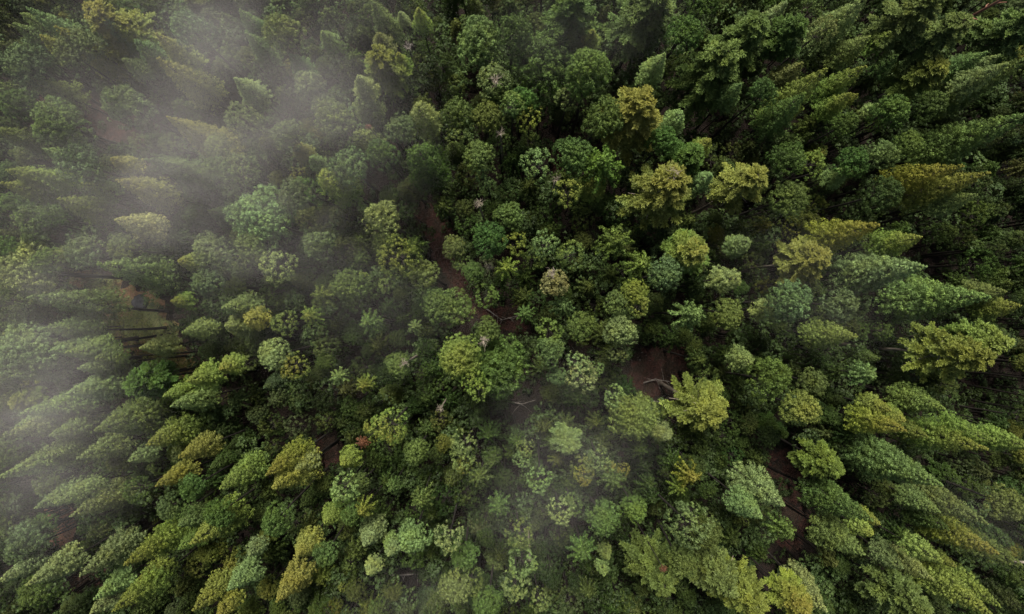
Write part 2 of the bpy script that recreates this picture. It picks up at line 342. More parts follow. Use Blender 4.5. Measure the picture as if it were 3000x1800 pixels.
def size_key(kind, Rm):
    ks = {'S': [('S_small', .9), ('S_mid', 1.6), ('S_big', 2.8)], 'T': [('T_small', .9), ('T_mid', 1.6), ('T_big', 2.8)], 'F': [('F_mid', 1.7), ('F_big', 2.9)],
          'C': [('C_mid', 1.7), ('C_big', 2.9)], 'B': [('B_mid', 1.1), ('B_big', 2.0)], 'D': [('D_mid', 1.2)]}[kind]
    return min(ks, key=lambda k: abs(math.log(Rm/k[1])))
CH = {'S': 3.2, 'T': 2.6, 'F': 2.1, 'C': 1.3, 'B': 1.7, 'D': 1.4}
def plant(kind, px, py, w, col, h=None, nick=None, hero=True):
    if h is None: h = min(31, 18.5+w*0.09+random.uniform(-1, 1)) if hero else None
    D = w*(HW/1500)*(H-h)*((1.26 if kind == 'F' else 1.18 if kind in 'ST' else 1.12) if hero else 1.08); Rm = D/2
    if kind == 'F' and hero: zref = h - CH['F']*D*0.3; tx, ty = px, py
    elif kind in 'STF': zref = h; tx, ty = px, py
    else: zref = h - CH[kind]*D*0.4; tx, ty = px, py
    x, y = at(tx, ty, zref)
    key, _ = size_key('S' if kind == 'T' and hero and math.hypot(px-1500, py-900) > 800 else kind, Rm); me, k_, Rr, Hc, nl, idx = random.choice(PROTO[key])
    chk = CH[kind]*(min(1.12, max(.70, 0.70+(w-60)*0.0085)) if kind in 'ST' else 1)
    hc = min(chk*D*random.uniform(.9, 1.1), h*0.62)
    sx = Rm/Rr; sz = hc/Hc
    name, cat = OBJ[kind]
    root = bpy.data.objects.new(name, None); COL.objects.link(root); root.empty_display_size = 0.5
    root.location = (x, y, gh(x, y))
    rz = random.uniform(0, 6.283)
    tlt = (random.gauss(0, .02), random.gauss(0, .02))
    root.rotation_euler = (tlt[0], tlt[1], rz)
    cb = h-hc-gh(x, y)
    pale = kind == 'F' and col in 'owy'
    tr = bpy.data.objects.new('trunk', trunk_mesh(k_, Rm, hc, cb, nl, pale, len(TREES)+5)); COL.objects.link(tr); tr.parent = root
    cr = bpy.data.objects.new('crown', me); COL.objects.link(cr); cr.parent = root; cr.location = (0, 0, cb); cr.scale = (sx, sx, sz)
    c = PAL[col]; j = [random.uniform(.90, 1.12) for _ in range(3)]; f = random.uniform(.85, 1.15)*(1.42 if hero else 0.80)  # tall crowns lightened, second tier darkened: light and shade put into leaf colour
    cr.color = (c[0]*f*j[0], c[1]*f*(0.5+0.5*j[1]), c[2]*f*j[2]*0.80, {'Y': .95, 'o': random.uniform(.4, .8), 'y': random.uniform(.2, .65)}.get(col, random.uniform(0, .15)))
    TREES.append(dict(o=root, kind=kind, px=px, py=py, w=w, col=col, h=h, nick=nick, name=name, cat=cat, x=x, y=y, hc=hc, Rm=Rm, hero=hero))
    return root

HERO_TXT = """S 173 76 110 o | tall golden twin-tipped conifer at upper left
S 175 101 85 o
S 265 60 60 s
S 289 82 85 s
S 336 75 70 y
S 440 118 90 o
S 401 125 60 d
S 425 168 55 k
S 466 173 105 o
S 380 164 60 d
S 116 97 60 o
S 65 101 55 d
S 101 35 80 p
S 56 32 50 p
F 310 45 130 o 27 | broad golden brown feathery pine at upper left
T 95 225 95 k
S 483 343 125 o | pale golden spire above the misty middle left
C 370 320 130 d
S 95 362 45 p
S 58 384 55 k
S 123 444 50 p
S 15 481 70 y
S 80 507 75 y
S 0 539 80 y
S 226 530 65 y 27 | slim yellow-green spire beside the left mist bank
S 341 470 60 o
S 336 524 100 o
S 444 457 95 b
S 457 436 110 b
B 724 350 85 p
S 673 211 80 p
S 699 37 75 b
S 733 99 75 b
C 620 520 100 m
B 735 508 90 b
C 660 440 80 k
T 168 610 90 y
C 735 640 190 p 28 | big pale twin-lobed tree in the left middle
C 130 325 150 k
C 30 320 100 g
S 0 375 80 k
C 20 190 130 d
C 200 460 130 d
C 240 130 100 d
C 560 90 120 d
C 180 180 90 d
S 1211 43 58 y 27 | slim bright yellow conifer near the top
S 1168 164 50 y
F 1108 195 115 y 26 | golden star-armed pine at upper centre
T 1040 236 70 p 28
T 1078 290 80 b
T 1080 390 90 b 26 | drooping blue-green conifer with a red speck
T 1233 312 90 p 29 | tall tufted yellow-tipped conifer at upper centre
B 1492 300 58 p 29
T 1215 432 135 g 28 | big dark tufted conifer left of the dirt trail
C 1415 465 95 k
T 975 520 110 y 28 | lumpy pale-tipped conifer left of the black gap
C 1120 622 115 p 29 | round tufted tree beside the dirt trail's head
S 855 148 65 b
C 810 80 120 k
S 862 418 62 o
S 920 470 52 p
S 1130 15 90 b
S 1180 30 38 p
S 970 65 55 b
T 1098 105 70 c
C 1400 125 145 p 27
C 1435 215 105 p
C 1450 255 115 k 26 | olive tree crested with pale bare twigs
C 1590 165 200 g 27 | very broad dark lumpy tree near the top centre
C 1340 330 95 k
B 1370 385 62 k
C 1412 335 95 k
B 1462 420 55 k
B 1432 550 52 p
C 830 400 95 k
C 990 345 120 k
C 1165 365 95 d
C 1010 480 120 d
C 1140 460 95 g
C 850 560 100 d
C 940 310 80 d
C 900 220 90 d
S 1932 145 78 s 28 | pale blue-green spire above the golden feathery pine
F 1870 305 165 o 31 | large pale golden feathery pine at upper right of centre
F 1950 560 170 o 31 | big round golden pine with bare twigs on top
F 2110 190 165 m 28 | spreading mid green feathery pine at upper right
F 2195 85 140 k 28
S 2287 18 55 s
S 2192 230 72 b
B 1583 470 80 p 28 | pale green ball-shaped tree by the slim red gap
B 1573 355 68 y
B 1642 572 70 y 27
S 2082 392 58 y
T 1974 344 70 p
S 2077 515 62 p
F 2192 540 125 o 29 | golden-tipped feathery pine right of the big golden pine
C 1740 210 140 m
C 1745 330 130 g
C 1690 410 120 g
D 1800 475 130 v
T 1752 500 85 y
F 1890 8 170 k 28
F 1700 30 150 m
T 1762 85 62 y
C 2000 75 110 g
C 2040 10 100 g
B 1660 280 65 d
C 1560 260 90 g
C 1480 60 110 g
C 1950 410 90 g
F 2030 440 90 g
S 2407 244 115 y 31 | long twin conifer spire at upper right
S 2385 290 100 m 30
S 2502 204 90 y
S 2454 246 52 y
S 2517 287 72 y
S 2510 262 42 y
F 2697 205 100 y 25 | yellow star-armed pine at upper right
T 2592 305 48 p
S 2914 208 78 s 29 | silvery conifer spire near the right edge
S 2930 180 62 p
S 2888 154 70 b
S 3000 340 145 k 31 | long olive conifer running off the right edge
S 2810 455 105 Y 28 | golden-yellow conifer at right with glowing tip
S 2866 527 110 o
S 2862 595 75 p
T 2545 5 115 p 28
T 2538 86 85 p
F 2340 60 95 g
F 2995 72 135 k 29
F 2715 20 130 k
F 2760 90 125 k
S 3000 185 120 k
B 2405 80 65 c
T 2350 165 80 c
B 2550 390 32 v
T 2476 512 62 p
T 2626 165 62 m
T 2601 105 62 y
B 2395 505 70 m
C 2580 445 85 b
C 2670 420 85 g
C 2255 255 85 g
C 2300 470 110 g
C 2500 430 100 g
C 2620 330 100 g
C 2700 300 90 G
C 2480 360 80 g
C 2560 560 110 G
C 2330 560 110 g
S 298 817 112 p 31 | great pale spire lying over the grassy clearing
S 106 918 115 p
S 125 982 85 p
S 145 1008 85 p
S 407 1019 72 p 28 | silvery spire at the grassy clearing's lower end
S 547 958 66 p
S 512 872 50 y
S 529 747 52 y
T 136 716 62 k
S 194 1047 82 p
S 235 1091 80 p
T 196 1148 92 s
T 310 1068 62 k
B 457 1120 92 b 22 | dark blue-green ball tree below the clearing
F 385 1105 95 g
T 556 1102 82 y 28
S 612 1057 62 y
S 499 1148 76 y
S 514 1201 82 p
T 668 893 86 p
T 716 941 62 o
T 681 960 70 p
S 655 842 50 y
C 350 725 90 k
C 240 735 110 d
T 356 648 90 w
C 60 790 180 p 27
C 60 1020 170 p 27
S 50 1095 80 p
S 25 1218 72 p
S 82 1228 90 p
S 16 1285 110 p
C 60 660 95 m
C 135 640 72 g
C 30 725 90 g
C 145 765 82 m
C 95 700 62 g
C 15 600 60 m
B 790 762 84 p
C 730 730 95 d
C 600 740 110 d
C 590 840 90 d
B 905 560 80 g
B 1150 755 112 y 30 | bright yellow-green round tree left of the trail
C 1242 815 95 k
C 1270 885 100 m
B 1125 852 40 p
B 1050 825 42 y
C 1000 800 105 k
C 840 1030 95 p 26
B 880 1070 66 o
D 1073 1112 58 y
C 1181 1057 78 k
C 1355 1035 135 y 30 | big yellow-green broadleaf cluster below the trail
B 1384 1130 62 y 29
B 1340 1105 62 y 29
C 1475 1080 185 m 27
D 1475 1018 48 p
C 1315 930 115 m 27
C 1420 975 80 k 27
B 1500 705 62 y
D 1500 775 70 y 26
B 1435 858 60 k
C 1375 815 68 m
B 1357 760 48 b
C 905 735 95 d
D 945 880 72 k
D 1095 945 68 k
D 905 945 62 y
B 835 945 62 k
D 1210 975 42 p
D 983 1110 52 p
B 1150 1225 85 y 28 | lumpy yellow-green tree above the rust sapling
B 1166 1270 52 y
B 1105 1262 55 y
C 1405 680 115 g
C 1320 695 75 c
C 1500 640 90 m
B 1595 718 66 s 28 | small pale silvery ball tree right of the trail
B 1664 732 70 k 28
C 1622 815 88 w 28 | cream-coloured twiggy tree right of the trail
C 1860 845 85 y 28
C 1815 880 85 b 27
B 1878 895 55 y 28
C 1735 935 90 k
C 1865 975 98 s 28 | silvery blue-green lumpy tree above the red hollow
B 1836 1037 52 p
F 2062 704 112 y 29 | yellow-tipped feathery pine in the right middle
T 2172 744 66 p
T 2143 810 78 s
D 1885 770 85 v
D 1790 715 105 v
C 1955 800 105 d
D 2000 920 95 b
C 2125 890 95 k
T 2263 915 62 p
B 1610 972 68 m
D 1548 920 54 m
D 1650 925 70 b
C 1620 1038 90 d
B 1693 1063 60 s
B 1700 1112 76 s
B 1755 1085 38 p
C 1640 1085 62 d
T 2207 1040 68 p
B 1785 1160 60 s
C 1870 1220 140 k 27
S 1945 1278 60 p
F 2065 1190 145 y 27
C 2270 1150 130 v 29 | bright green broad tree in the lower right middle
C 2365 1195 110 y 29
C 2385 1120 90 k 28
S 2572 660 115 Y 31 | pointed golden-yellow conifer in the right middle
F 2390 768 118 o 28 | golden feathery small pine below the twiggy gap
T 2720 780 145 p 31 | large pale tufted tree in the right middle
S 2487 992 95 y 30 | pale yellow conifer spire pointing right
F 2832 1052 140 o 31 | bare-ribbed golden pine at right
F 2880 1014 110 y 29
T 2890 875 150 p 29
C 2490 876 105 d
T 2715 712 92 y
T 2960 880 82 k
T 3000 920 85 y
C 2325 885 130 d
C 2265 915 70 p
D 2532 1105 76 b
T 2606 1203 68 y
T 2673 1204 60 y
T 2784 1180 90 k
S 2674 1285 92 Y 30
S 2762 1276 72 y
S 2849 1338 100 y 31
S 2922 1277 90 y 31 | yellow-green spire pointing to the right edge
S 2765 1420 140 b 31 | great blue-green conifer at lower right
S 2747 1492 70 b
S 2894 1519 100 k 29
S 2806 1560 72 g
T 2522 1540 112 m 30 | dark tufted conifer beside the black lower right gap
S 2577 1557 48 y
T 2520 1643 102 k
T 2572 1587 62 y
T 2675 1660 72 p
S 2769 1667 68 y 31
S 2797 1662 42 y
S 2713 1712 74 p
F 2657 1778 110 k
S 2927 1652 100 Y 29 | golden conifer beside the pale bare trunk
S 2967 1656 90 k
F 2327 1778 90 Y 28 | orange-yellow pine on the bottom edge
T 2440 1795 95 s 28
S 2935 1760 80 y
S 2912 1800 110 y
F 2438 1358 90 v 26
S 3000 1320 75 y
C 2970 1490 110 k
T 2293 1480 118 p 31 | tall pale twin tree at lower right
T 2199 1500 85 p 30
B 1990 1560 112 p 31 | pale yellow round tree at lower centre right
F 1914 1695 132 k 28 | olive brown feathery pine near the bottom
D 2025 1395 78 Y
C 2075 1375 80 G
C 2100 1560 95 k
D 2280 1570 80 m
C 2020 1640 105 k
F 2110 1705 110 k
F 2170 1765 130 y
S 1804 1680 42 p
S 1765 1637 40 p
D 1970 1450 58 y
B 1720 1393 48 Y 24 | amber topped little tree in the lower centre
B 1841 1371 34 o
D 1802 1401 40 o
B 1700 1350 60 k
B 1782 1354 60 p
F 1660 1305 75 p
B 1603 1395 64 p
B 1547 1315 44 p
B 1543 1354 44 p
B 1640 1497 66 p
B 1680 1475 60 m
D 1775 1445 78 m
C 1875 1515 78 m
C 1740 1550 105 m
D 1715 1610 80 m
S 795 1383 92 Y 30 | gold-capped conifer left of the dark red soil gap
T 845 1400 70 s
T 790 1440 112 o 30
S 995 1368 60 y
B 1000 1415 70 p
B 1015 1450 50 m
C 1065 1432 60 k
D 1150 1435 46 k
D 1225 1437 72 k
C 1220 1325 80 k
B 1397 1300 62 p
B 1375 1340 62 p
B 1308 1560 70 s 29 | pale silvery egg-shaped tree at lower centre
C 1200 1575 98 p 27
S 1142 1608 42 p
T 1050 1605 80 s
T 855 1635 78 o
C 945 1615 78 k
S 810 1768 85 o
T 1090 1690 50 s
T 1130 1645 44 s
B 1027 1672 34 k
C 1315 1725 100 p 28
B 1378 1695 64 m
B 1527 1680 72 p
B 1510 1745 70 p
B 1555 1755 52 p
C 1440 1755 95 m
B 1505 1570 70 k
D 1410 1415 66 k
D 1460 1483 66 m
B 1350 1385 42 o
C 1350 1635 88 m
T 950 1540 64 y
C 1030 1530 68 m
D 1070 1490 62 y
C 795 1520 95 m
S 127 1352 62 p
S 188 1270 62 k
T 259 1262 120 k 28
T 427 1289 95 y
S 216 1343 82 p
S 375 1337 56 p
S 522 1352 76 o 29 | yellow-pointed conifer in the lower left
S 457 1430 74 o
S 647 1423 92 y
T 517 1552 66 k
T 513 1592 64 v
T 567 1595 108 y 29
S 101 1477 76 s
S 192 1483 75 p
S 226 1500 85 p
S 6 1697 66 s 29 | silvery spire on the lower left edge
S 67 1710 85 s 30
S 194 1688 95 s
S 384 1656 95 y 30
S 377 1735 75 o
S 276 1760 66 s
S 289 1800 62 s
S 338 1798 85 y 30
S 571 1779 82 o
S 608 1790 62 Y
T 694 1617 54 s
T 690 1740 75 p
B 200 1755 40 b 9 | tiny dark blue-green ball bush on the red soil
S 0 1400 110 p
S 32 1358 90 p
C 130 1530 62 g
C 60 1560 110 d
C 40 1640 90 d
C 100 1750 110 g
C 550 1430 80 m
C 640 1500 90 g
C 480 1490 70 d
B 385 1440 60 g
B 560 1480 50 m"""
for ln in HERO_TXT.splitlines():
    a, _, nick = ln.partition('|'); q = a.split()
    plant(q[0], float(q[1]), float(q[2]), float(q[3]), q[4], float(q[5]) if len(q) > 5 else None, nick.strip() or None)
print('heroes', len(TREES))

# ------------------------------------------------------------------ second tier of trees filling the forest between the tall ones
GAPS = [(1080, 530, 62), (1030, 545, 40), (1250, 630, 40), (1285, 720, 42), (1310, 790, 45), (1345, 850, 42), (1400, 900, 42), (1500, 935, 62), (1450, 915, 40), (2330, 1370, 62), (2290, 1340, 42), (960, 1310, 48),
        (1540, 1150, 62), (2340, 1500, 50), (2330, 1600, 60), (1925, 1095, 82), (1965, 1140, 44),
        (1638, 400, 32), (1640, 460, 32), (400, 960, 92), (335, 900, 95), (280, 860, 70), (450, 1005, 80), (490, 1050, 66), (540, 1120, 48), (170, 290, 62), (250, 310, 75), (335, 355, 72), (170, 1540, 52), (245, 1740, 62), (240, 790, 50),
        (640, 300, 40), (1540, 1200, 50), (430, 1560, 55), (290, 820, 60), (1390, 600, 20)]
SHADE = [(2860, 1150, 92), (2950, 1120, 80), (2480, 1430, 60), (2540, 1490, 50), (2590, 645, 45), (2755, 750, 40), (2960, 720, 50), (2640, 1860, 90), (2045, 345, 50), (2130, 380, 50), (2150, 1650, 30), (2270, 1660, 60), (30, 610, 30), (380, 590, 50), (1200, 1690, 45)]   # dark hollows: only low growth
SX, SY = 6, 6; W_, H_ = 3360//SX, 2160//SY          # coverage raster with a margin of 180 px
cov = np.zeros((H_, W_), bool); yy, xx = np.mgrid[0:H_, 0:W_]; pxs = xx*SX-180; pys = yy*SY-180
def cover(t, f=0.9):
    zb = t['h']-t['hc']; k = (H-t['h'])/(H-zb)
    for s in ((0, .15), (.35, .6), (.7, .95), (1, 1)) if t['kind'] in 'STF' else ((.5, 1),):
        kk = 1+(k-1)*s[0]; cx = 1500+(t['px']-1500)*kk; cy_ = 900+(t['py']-900)*kk; r = t['w']/2*s[1]*f
        np.logical_or(cov, (pxs-cx)**2+(pys-cy_)**2 < r*r, out=cov)
for t in TREES: cover(t)
for gx_, gy_, gr in GAPS+SHADE: np.logical_or(cov, (pxs-gx_)**2+(pys-gy_)**2 < gr*gr, out=cov)
cnt = {}
for t in TREES: cnt[t['name']] = cnt.get(t['name'], 0)+1
LIM = {'conifer_tree': 298, 'pine_tree': 90, 'broadleaf_tree': 298, 'round_tree': 298, 'young_tree': 298}
rf = random.Random(5); nfill = 0
for w, tries, hlo, hhi in ((64, 3500, 14, 19), (52, 9000, 13, 18), (42, 12000, 12, 17), (34, 9000, 11, 16)):
    for _ in range(tries):
        px = rf.uniform(-60, 3060); py = rf.uniform(-60, 1860)
        r = w/2*0.80
        i0, j0 = int((py+180)/SY), int((px+180)/SX); q = int(r/SY)
        sub = cov[max(0, i0-q):i0+q+1, max(0, j0-q):j0+q+1]
        if sub.mean() > 0.28: continue
        left = px < 1000 and py < 1300; right = px > 1700
        far = math.hypot(px-1500, py-900)/1500
        if far > .55: kind = rf.choices('SCTBDF', (6, 3, 3, 3, 2, .4))[0]
        else: kind = rf.choices('CBDTS', (5, 3, 4, 1.5, .5))[0]
        if kind == 'D' and w > 80: kind = 'C'
        if kind == 'B' and w > 90: kind = 'C'
        nm = OBJ[kind][0]
        if cnt.get(nm, 0) >= LIM[nm]: kind = 'D' if w < 80 else 'B'; nm = OBJ[kind][0]
        if cnt.get(nm, 0) >= LIM[nm]: continue
        cnt[nm] = cnt.get(nm, 0)+1
        col = rf.choices('gmkdbpGyvc', (3, 4, 3, 5, 3, 4, .5, 1, .4, .4) if left else ((7, 2, 2, .8, 1, .1, 7, .4, .3, .5) if right else (6, 5, 4, 2, 3, 1, 2, 1.2, 1.2, .3)))[0]
        sp_ = math.sin(px*.0042+1.1)*math.cos(py*.0051+.4)+.5*math.sin(px*.0023-py*.0037)   # species grow in patches
        if rf.random() < (.6 if not right else .45): col = 'G' if sp_ < -.7 else 'g' if sp_ < -.15 else 'm' if sp_ < .4 else 'k' if sp_ < .8 else 'y'
        if left and rf.random() < .35: col = rf.choice('dpb')
        ww = w*rf.uniform(.9, 1.2)
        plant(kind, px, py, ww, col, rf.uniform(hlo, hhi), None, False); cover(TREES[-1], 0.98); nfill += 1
print('fill', nfill, cnt)

# ------------------------------------------------------------------ undergrowth: a mass of low shrubs and ferns nobody could count
rg = np.random.default_rng(77)
NB = 9000
X = rg.uniform(-72, 72, NB*2); Y = rg.uniform(-46, 46, NB*2)
keep = np.ones(NB*2, bool); px_ = 1500+X/(HW*H/1500); py_ = 900-Y/(HW*H/1500)
for gx_, gy_, gr in GAPS: keep &= ((px_-gx_)**2+(py_-gy_)**2 > (gr*1.0)**2) | (rg.uniform(size=NB*2) < .22)
clump = np.sin(X*.35+1)*np.cos(Y*.4)+np.sin(X*.13-Y*.17)+rg.normal(size=NB*2)*.6
keep &= clump > -0.9
X, Y = X[keep][:NB], Y[keep][:NB]
Cz = ghv(X, Y)+rg.uniform(0.15, 1.9, len(X))*(rg.uniform(size=len(X))**.7)
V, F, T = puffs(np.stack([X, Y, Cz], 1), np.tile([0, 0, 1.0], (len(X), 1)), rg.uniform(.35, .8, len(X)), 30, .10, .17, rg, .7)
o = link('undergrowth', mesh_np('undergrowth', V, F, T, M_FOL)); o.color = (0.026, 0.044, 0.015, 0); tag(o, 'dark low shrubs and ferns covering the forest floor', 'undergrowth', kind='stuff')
# lower canopy: sapling crowns crowding under the tall trees, one mass
rg = np.random.default_rng(78); nb = 4300
X = rg.uniform(-76, 76, nb); Y = rg.uniform(-50, 50, nb); Zt = rg.uniform(4, 16, nb)
px_ = 1500+X/((HW/1500)*(H-Zt)); py_ = 900-Y/((HW/1500)*(H-Zt)); keep = np.ones(nb, bool)
for gx_, gy_, gr in GAPS: keep &= (px_-gx_)**2+(py_-gy_)**2 > (gr*1.0+14)**2
for gx_, gy_, gr in SHADE: Zt = np.where((px_-gx_)**2+(py_-gy_)**2 < (gr+20)**2, np.minimum(Zt, rg.uniform(2, 6, nb)), Zt)
X, Y, Zt = X[keep], Y[keep], Zt[keep]; Rb = rg.uniform(.8, 1.6, len(X)); m = 34
D = unit(rg.normal(size=(len(X), m, 3))+np.array([0, 0, .5])); D[..., 2] = np.where(D[..., 2] < -.2, -D[..., 2], D[..., 2])
Q = np.stack([X, Y, Zt-Rb], 1)[:, None]+D*(Rb[:, None, None]*np.array([1, 1, 1.2])*rg.uniform(.8, 1.1, (len(X), m, 1)))
Tt = np.clip(np.repeat(rg.beta(2, 2, len(X))[:, None]*.8, m, 1)+rg.uniform(0, .2, (len(X), m)), 0, 1).ravel()
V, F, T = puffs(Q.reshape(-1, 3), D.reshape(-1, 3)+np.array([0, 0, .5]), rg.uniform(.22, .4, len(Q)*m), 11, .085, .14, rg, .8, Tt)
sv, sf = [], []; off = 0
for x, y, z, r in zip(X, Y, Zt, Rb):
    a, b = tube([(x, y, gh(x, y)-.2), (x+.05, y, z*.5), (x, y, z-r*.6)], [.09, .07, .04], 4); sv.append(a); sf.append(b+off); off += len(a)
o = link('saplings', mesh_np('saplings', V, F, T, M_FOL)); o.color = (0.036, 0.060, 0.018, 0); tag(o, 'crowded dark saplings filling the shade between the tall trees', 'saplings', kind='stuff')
o2 = link('sapling_stems', mesh_np('sapling_stems', np.concatenate(sv), np.concatenate(sf), None, M_BARK, True), o); o2['kind'] = 'stuff'
# fallen twigs strewn over the bare soil of the gaps
m = 1500; gi = rg.integers(9, len(GAPS), m); ga = np.array(GAPS); aa = rg.uniform(0, 6.283, m); rr_ = np.sqrt(rg.uniform(0, 1, m))*ga[gi, 2]*1.2
X = (ga[gi, 0]+np.cos(aa)*rr_-1500)*HW*H/1500; Y = -(ga[gi, 1]+np.sin(aa)*rr_-900)*HW*H/1500
D = unit(rg.normal(size=(m, 3))*np.array([1, 1, .12])); P = np.stack([X, Y, ghv(X, Y)+rg.uniform(.05, .22, m)], 1)
V, F, T = needles(P, D, rg.uniform(.25, 1.5, (m, 1)), 0.035, rg, rg.beta(2, 2, m))
o = link('fallen_twigs', mesh_np('fallen_twigs', V, F, None, M_BARK)); tag(o, 'dark fallen twigs littering the bare soil', 'twigs', kind='stuff')
# grass of the clearing
m = 26000; u = rg.uniform(0, 1, m); mp = np.array([at(x, y) for x, y in [(200, 800), (300, 880), (400, 950), (480, 1040), (560, 1150)]])
X = np.interp(u*4, range(5), mp[:, 0])+rg.normal(size=m)*2.6; Y = np.interp(u*4, range(5), mp[:, 1])+rg.normal(size=m)*2.2
kk = np.sin(X*.9)*np.cos(Y*.8+1)+np.sin(X*.33+Y*.41)+rg.normal(size=m)*.35 > 0.1; X, Y = X[kk], Y[kk]
P = np.stack([X, Y, ghv(X, Y)], 1); D = unit(rg.normal(size=P.shape)*.6+np.array([0, 0, 1.0]))
V, F, T = needles(P, D, rg.uniform(.15, .5, (len(P), 1)), 0.04, rg, rg.beta(2, 2, len(P)))
o = link('grass', mesh_np('grass', V, F, T, M_FOL)); o.color = (0.13, 0.165, 0.05, 0.3); tag(o, 'green and yellow tufts of grass in the left clearing', 'grass', kind='stuff')

# ------------------------------------------------------------------ dead trees, bare tops, fallen and leaning trunks
def bare_branches(rg, L, n, spread=1.0, r0=0.05):
    ps = []
    for i in range(n):
        a = i*GA+rg.uniform(-.4, .4); e = rg.uniform(.35, 1.3); d = np.array([math.cos(a)*math.cos(e)*spread, math.sin(a)*math.cos(e)*spread, math.sin(e)]); l = L*rg.uniform(.5, 1)
        p = [d*0, d*l*.4+rg.normal(size=3)*.05*L, d*l*.75+rg.normal(size=3)*.1*L, d*l+rg.normal(size=3)*.14*L]
        ps.append(tube(p, [r0, r0*.7, r0*.45, r0*.2], 5))
        for k in range(4):
            b = p[1+k % 3]; e2 = unit(d+rg.normal(size=3)*.8); ps.append(tube([b, b+e2*l*.2, b+e2*l*.36+rg.normal(size=3)*.03], [r0*.45, r0*.3, r0*.15], 4))
    return ps
def dead_tree(px, py, w, h, label, mat=M_PALE, seed=1):
    rg = np.random.default_rng(seed); Lr = w*(HW/1500)*(H-h)*.38; x, y = at(px, py, h)
    root = bpy.data.objects.new('dead_tree', None); COL.objects.link(root); z0 = gh(x, y); root.location = (x, y, z0)
    V, F = tube([(0, 0, -.3), (.05, 0, 3), (.0, .1, h*.6), (0, 0, h-z0-.2)], [.2, .16, .11, .06], 7)
    link('trunk', mesh_np('trunk', V, F, None, mat, True), root)
    V, F, _ = join(bare_branches(rg, Lr, 17, 0.9, 0.028)); b = link('branches', mesh_np('branches', V, F, None, mat, True), root); b.location = (0, 0, h-z0-Lr*.45)
    tag(root, label, 'dead tree', group='small bare dead trees among the crowns')
dead_tree(1630, 525, 70, 24, 'small bare white-twigged tree above the yellow ball tree', M_PALE, 1)
dead_tree(1402, 597, 62, 24, 'small white forked dead tree left of the slim red gap', M_PALE, 2)
dead_tree(1430, 780, 68, 23.5, 'bleached cream dead tree just right of the curving trail', M_PALE, 3)
dead_tree(1416, 1000, 62, 28.5, 'white dead twigs between the yellow broadleaf cluster crowns', M_PALE, 4)
dead_tree(1452, 232, 80, 28, 'pale dead branches crowning the olive tree near the top', M_PALE, 5)
dead_tree(1466, 390, 58, 25, 'pinkish pale dead twigs beside the upper round tree', M_PALE, 6)
dead_tree(1618, 800, 70, 28.6, 'bare pale branches standing up through the cream tree', M_PALE, 7)
dead_tree(1290, 1197, 52, 22, 'tiny bleached dead twigs above the lower middle crowns', M_PALE, 8)
dead_tree(1183, 1065, 55, 25, 'pale bare twigs in a small olive crown left of centre', M_PALE, 9)
dead_tree(1195, 135, 60, 19, 'grey bare branches below the slim bright yellow conifer', M_GREY, 10)
dead_tree(1975, 505, 75, 31.0, 'pinkish bare top branches on the big golden pine', M_PALE, 11)
dead_tree(1553, 1640, 45, 22, 'pink-white bare twigs in the faint mist near the bottom', M_PALE, 12)
dead_tree(2510, 850, 60, 18, 'thin grey dead tree right of the golden feathery small pine', M_GREY, 14)
def log_(name, pts, rad, mat, label, cat, twigs=0, seed=0):
    P = [np.array([*at(px, py, z), z]) for px, py, z in pts]; base = P[0].copy(); rg = np.random.default_rng(seed)
    ps = [tube([p-base for p in P], np.linspace(rad, rad*.35, len(P)), 8)]
    for i in range(twigs):
        s = rg.uniform(.2, .95)*(len(P)-1); a = int(s); q = P[a]+(P[a+1]-P[a])*(s-a)-base; d = unit(rg.normal(size=3)+np.array([0, 0, .3])); l = rg.uniform(.6, 1.8)
        ps.append(tube([q, q+d*l*.5, q+d*l+rg.normal(size=3)*.15], [rad*.35, rad*.22, rad*.1], 5))
    V, F, _ = join(ps); o = link(name, mesh_np(name, V, F, None, mat, True)); o.location = base; tag(o, label, cat); return o
log_('bare_trunk', [(3100, 1652, 16), (3040, 1650, 19), (2960, 1645, 24)], .26, M_PALE, 'pale bare trunk sticking in from the right edge by the golden conifer', 'trunk')
log_('leaning_trunk', [(2640, 150, 2), (2720, 120, 12), (2800, 75, 21), (2950, -10, 29)], .30, M_RED, 'reddish leaning bare trunk rising to the upper right corner', 'trunk', 6, 3)
log_('bare_trunk', [(1858, 150, 0), (1866, 115, 9), (1880, 75, 18)], .26, M_GREY, 'thin grey bare trunk below the top-edge olive pine', 'trunk', 5, 4)
log_('bare_trunk', [(1795, 140, 0), (1808, 100, 9), (1818, 60, 17)], .2, M_GREY, 'thinner grey bare trunk left of its leaning neighbour near the top', 'trunk', 4, 5)
log_('fallen_tree', [(1885, 1122, .3), (1920, 1112, .5), (1960, 1118, .6), (2000, 1146, .3)], .09, M_GREY, 'forked bleached fallen tree in the reddish hollow', 'fallen tree', 9, 6)
log_('fallen_tree', [(1905, 1175, .3), (1960, 1182, .6), (2020, 1175, .3)], .08, M_GREY, 'grey fallen stem below the forked bleached one', 'fallen tree', 6, 7)
log_('fallen_tree', [(1495, 1178, .3), (1530, 1184, .5), (1570, 1172, .4)], .10, M_GREY, 'greyish fallen log in the black gap below the broad tree', 'fallen tree', 3, 8)
log_('fallen_tree', [(1130, 1683, .4), (1180, 1685, .6), (1240, 1680, .4)], .2, M_GREY, 'thin grey fallen stem in the small gap at lower centre', 'fallen tree', 5, 9)
log_('fallen_tree', [(1425, 905, .4), (1470, 938, .6), (1520, 925, .4)], .10, M_GREY, 'grey fallen branch across the lower end of the dirt trail', 'fallen tree', 12, 10)
